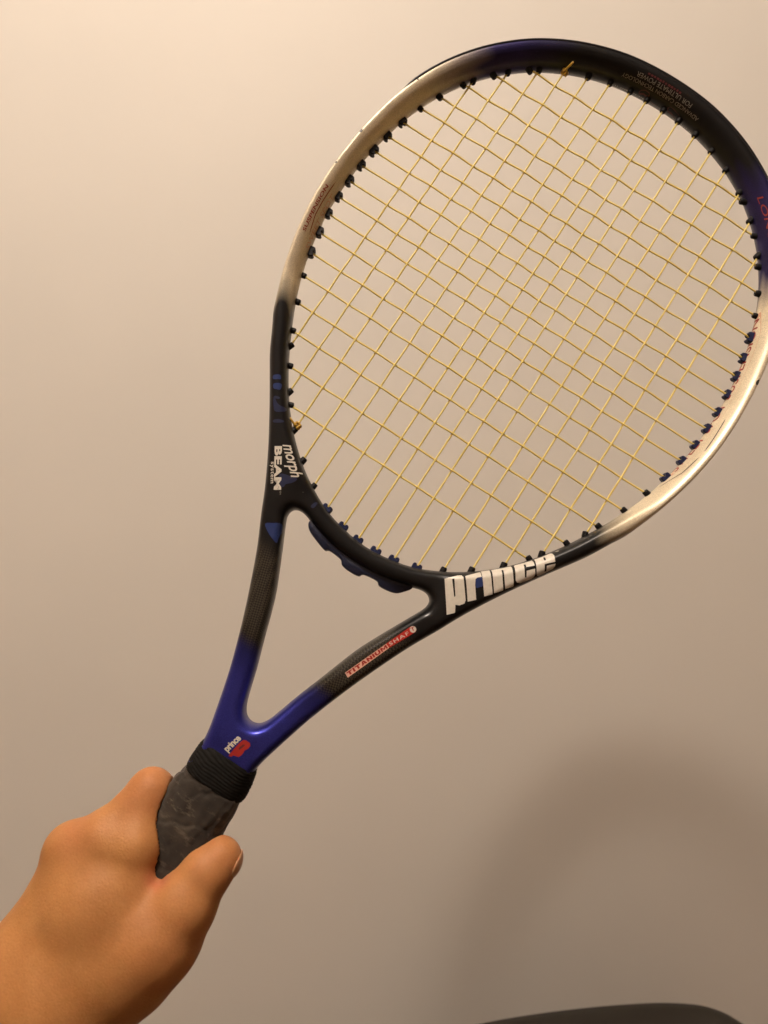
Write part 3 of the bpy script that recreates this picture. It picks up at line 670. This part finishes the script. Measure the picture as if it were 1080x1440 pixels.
# the handle presses into the palm: cut the hand where the grip is
gw = hw(PX[..., 1]); p_ = 2.9
dg_ = ((np.abs((PX[..., 0] - GC) / gw) ** p_ + np.abs(PX[..., 2] / (gw * .84)) ** p_) ** (1 / p_) - 1) * gw * .92
dg_ = np.maximum(dg_, -510.5 - PX[..., 1])
FH = -smin(-FH, dg_ - .2, 1.2)
Vh, Qh = surface_nets(FH, (hx[0], hy[0], hz[0]), HH)
# keep the largest connected piece
par = np.arange(len(Vh))
for _ in range(60):
    mn_ = par[Qh].min(1); new = par.copy(); np.minimum.at(new, Qh.ravel(), np.repeat(mn_, 4)); new = new[new]
    if (new == par).all(): break
    par = new
ids, cn = np.unique(par, return_counts=True); 
big_ = ids[np.argmax(cn)] ; keepv = par == big_
if cn.max() < .9 * len(Vh): keepv[:] = True
kf = keepv[Qh].all(1); mp_ = np.cumsum(keepv) - 1; Vh = Vh[keepv]; Qh = mp_[Qh[kf]]
HB = np.array([-78.0, -740.0, -8.0])
me = np_mesh('person', (Vh - HB) * .001, Qh)
# skin redness as real colouring: knuckles, web and finger ends
def g(c, r): return np.exp(-((Vh - np.array(c)) ** 2).sum(1) / (r * r))
red = np.clip(1.1 * g((5, -418, 25), 6) + .5 * g(HJ['pipI'], 18) + .35 * g((-45, -424, 16), 14) + .4 * g(HJ['thT'], 18) + .3 * g((30, -440, 20), 25), 0, 1)
at_ = me.attributes.new('flush', 'FLOAT', 'POINT'); at_.data.foreach_set('value', red.astype(np.float32))
def skin_mat():
    m, nt, b = nmat('skin'); L = nt.links.new
    co = objco(nt); mo = noise(nt, co, 38, 5, .6); fi = noise(nt, co, 900, 3, .6); fl = N(nt, 'ShaderNodeAttribute', attribute_name='flush')
    base = ramp(nt, mo, [(.3, (.39, .17, .054)), (.7, (.48, .225, .078))])
    mx = N(nt, 'ShaderNodeMix', data_type='RGBA'); L(fl.outputs['Fac'], mx.inputs[0]); L(base, mx.inputs[6]); mx.inputs[7].default_value = (.50, .17, .085, 1)
    m2 = N(nt, 'ShaderNodeMix', data_type='RGBA', blend_type='MULTIPLY'); m2.inputs[0].default_value = 1; L(mx.outputs[2], m2.inputs[6]); L(ramp(nt, fi, [(.3, (.93, .92, .90)), (.7, (1.05, 1.05, 1.05))]), m2.inputs[7])
    L(m2.outputs[2], b.inputs['Base Color'])
    b.inputs['Subsurface Weight'].default_value = .25; b.inputs['Subsurface Radius'].default_value = (1, .35, .15); b.inputs['Subsurface Scale'].default_value = .004
    b.inputs['Roughness'].default_value = .56; b.inputs['Specular IOR Level'].default_value = .28
    v = N(nt, 'ShaderNodeTexVoronoi'); v.inputs['Scale'].default_value = 480; v.feature = 'DISTANCE_TO_EDGE'; L(co, v.inputs['Vector'])
    n0 = bump(nt, mo, .30, .003, b); n1 = bump(nt, v.outputs['Distance'], .26, .0006, b, n0); n2 = bump(nt, fi, .25, .0003, b, n1); bump(nt, noise(nt, objco(nt, (1, .35, 1)), 300, 3, .6), .22, .0006, b, n2)
    return m
M_skin = skin_mat()
hand = link('person', me, M_skin, None, True, frame_matrix(*HB))
tag(hand, 'bare hand and wrist reaching in from the lower left, fist closed round the racket grip', 'hand')

# thumbnail: a thin curved plate set on the thumb's outer side
def nail():
    c = np.array(HJ['thT']) + np.array([0, 0, 0]); ax = np.array(HJ['thT']) - np.array(HJ['thIP']); ax /= np.linalg.norm(ax)
    out = np.array([.93, .05, .02]); out -= ax * (out @ ax); out /= np.linalg.norm(out); sd = np.cross(ax, out)
    R0 = HR['thT'] + .35; vs, fs = [], []; nu, nv = 13, 13
    for i in range(nu):
        for j in range(nv):
            u = -1 + 2 * i / (nu - 1); v = -1 + 2 * j / (nv - 1)
            k = math.sqrt(max(0, 1 - .5 * v * v)); kk = math.sqrt(max(0, 1 - .5 * u * u)); U_, V_ = u * k, v * kk
            lat = V_ * .80; lon = .42 + U_ * .72
            d = out * math.cos(lat) * math.cos(lon) + sd * math.sin(lat) * math.cos(lon) + ax * math.sin(lon)
            vs.append(c + d * (R0 + .25 * (1 - V_ * V_)))
    for i in range(nu - 1):
        for j in range(nv - 1): fs.append((i * nv + j, i * nv + j + 1, (i + 1) * nv + j + 1, (i + 1) * nv + j))
    me = mesh_py('thumbnail', (np.array(vs) - HB) * .001, fs); o = link('thumbnail', me, None, hand)
    m, nt, b = nmat('fingernail'); b.inputs['Base Color'].default_value = (.50, .26, .13, 1); b.inputs['Roughness'].default_value = .3; b.inputs['Subsurface Weight'].default_value = .2; b.inputs['Subsurface Scale'].default_value = .002
    me.materials.append(m); md = o.modifiers.new('thickness', 'SOLIDIFY'); md.thickness = .0005; md.offset = 0
    o.parent = hand; o.matrix_parent_inverse = Matrix.Identity(4)
nail()

# ------------------------------------------------------------------ dark chair back at the lower edge
def chair():
    root = bpy.data.objects.new('chair', None); C.objects.link(root); root.location = (.205, .74, -.076)
    tag(root, 'dark padded chair back rising just above the lower edge at right', 'chair')
    M_pad = simple('dark_upholstery', (.020, .016, .011), .8, 0, .3, 900, .3); M_leg = simple('dark_metal', (.02, .02, .02), .4, .6)
    X0, Y0 = .22, .74
    out = [(-.06, .70), (-.035, .80), (.03, .845), (.10, .868), (.18, .882), (.26, .890), (.31, .891), (.345, .886), (.375, .870), (.395, .84), (.41, .77), (.41, .60), (.39, .50), (-.04, .50), (-.06, .58)]
    P = catmull(out, 5); bm = bmesh.new(); rings = []; cx, cz = .175, .69
    for dy, k in ((-.024, .90), (-.03, .94), (-.026, .975), (-.012, .995), (0, 1), (.012, .995), (.026, .975), (.03, .94), (.024, .90)):
        rings.append([bm.verts.new((cx + (p[0] - cx) * (1 - (1 - k) * .8) - X0, dy, cz + (p[1] - cz) * (1 - (1 - k) * .8))) for p in P])
    for A, B in zip(rings, rings[1:]):
        for i in range(len(A)): bm.faces.new((A[i], A[(i + 1) % len(A)], B[(i + 1) % len(A)], B[i]))
    bm.faces.new(rings[0]); bm.faces.new(rings[-1][::-1]); bmesh.ops.recalc_face_normals(bm, faces=bm.faces)
    link('backrest', bm_mesh('backrest', bm), M_pad, root)
    bm = bmesh.new(); bmesh.ops.create_cube(bm, size=1, matrix=Matrix.Translation((-.045, -.22, .45)) @ Matrix.Diagonal((.44, .42, .07, 1)))
    bmesh.ops.bevel(bm, geom=bm.edges[:], offset=.025, segments=4, affect='EDGES', profile=.5); link('seat', bm_mesh('seat', bm), M_pad, root)
    for sx in (-.22, .13):
        for sy in (-.38, -.04):
            v, f = tube([(sx, sy, .42), (sx * 1.1, sy, .2), (sx * 1.2, sy, .066)], .014, 10); link('leg', mesh_py('leg', v, f), M_leg, root)
    for sx in (-.1, .05):
        v, f = tube([(sx, -.02, .43), (sx, .01, .48), (sx, .0, .56)], .014, 10); link('back_post', mesh_py('back_post', v, f), M_leg, root)
chair()
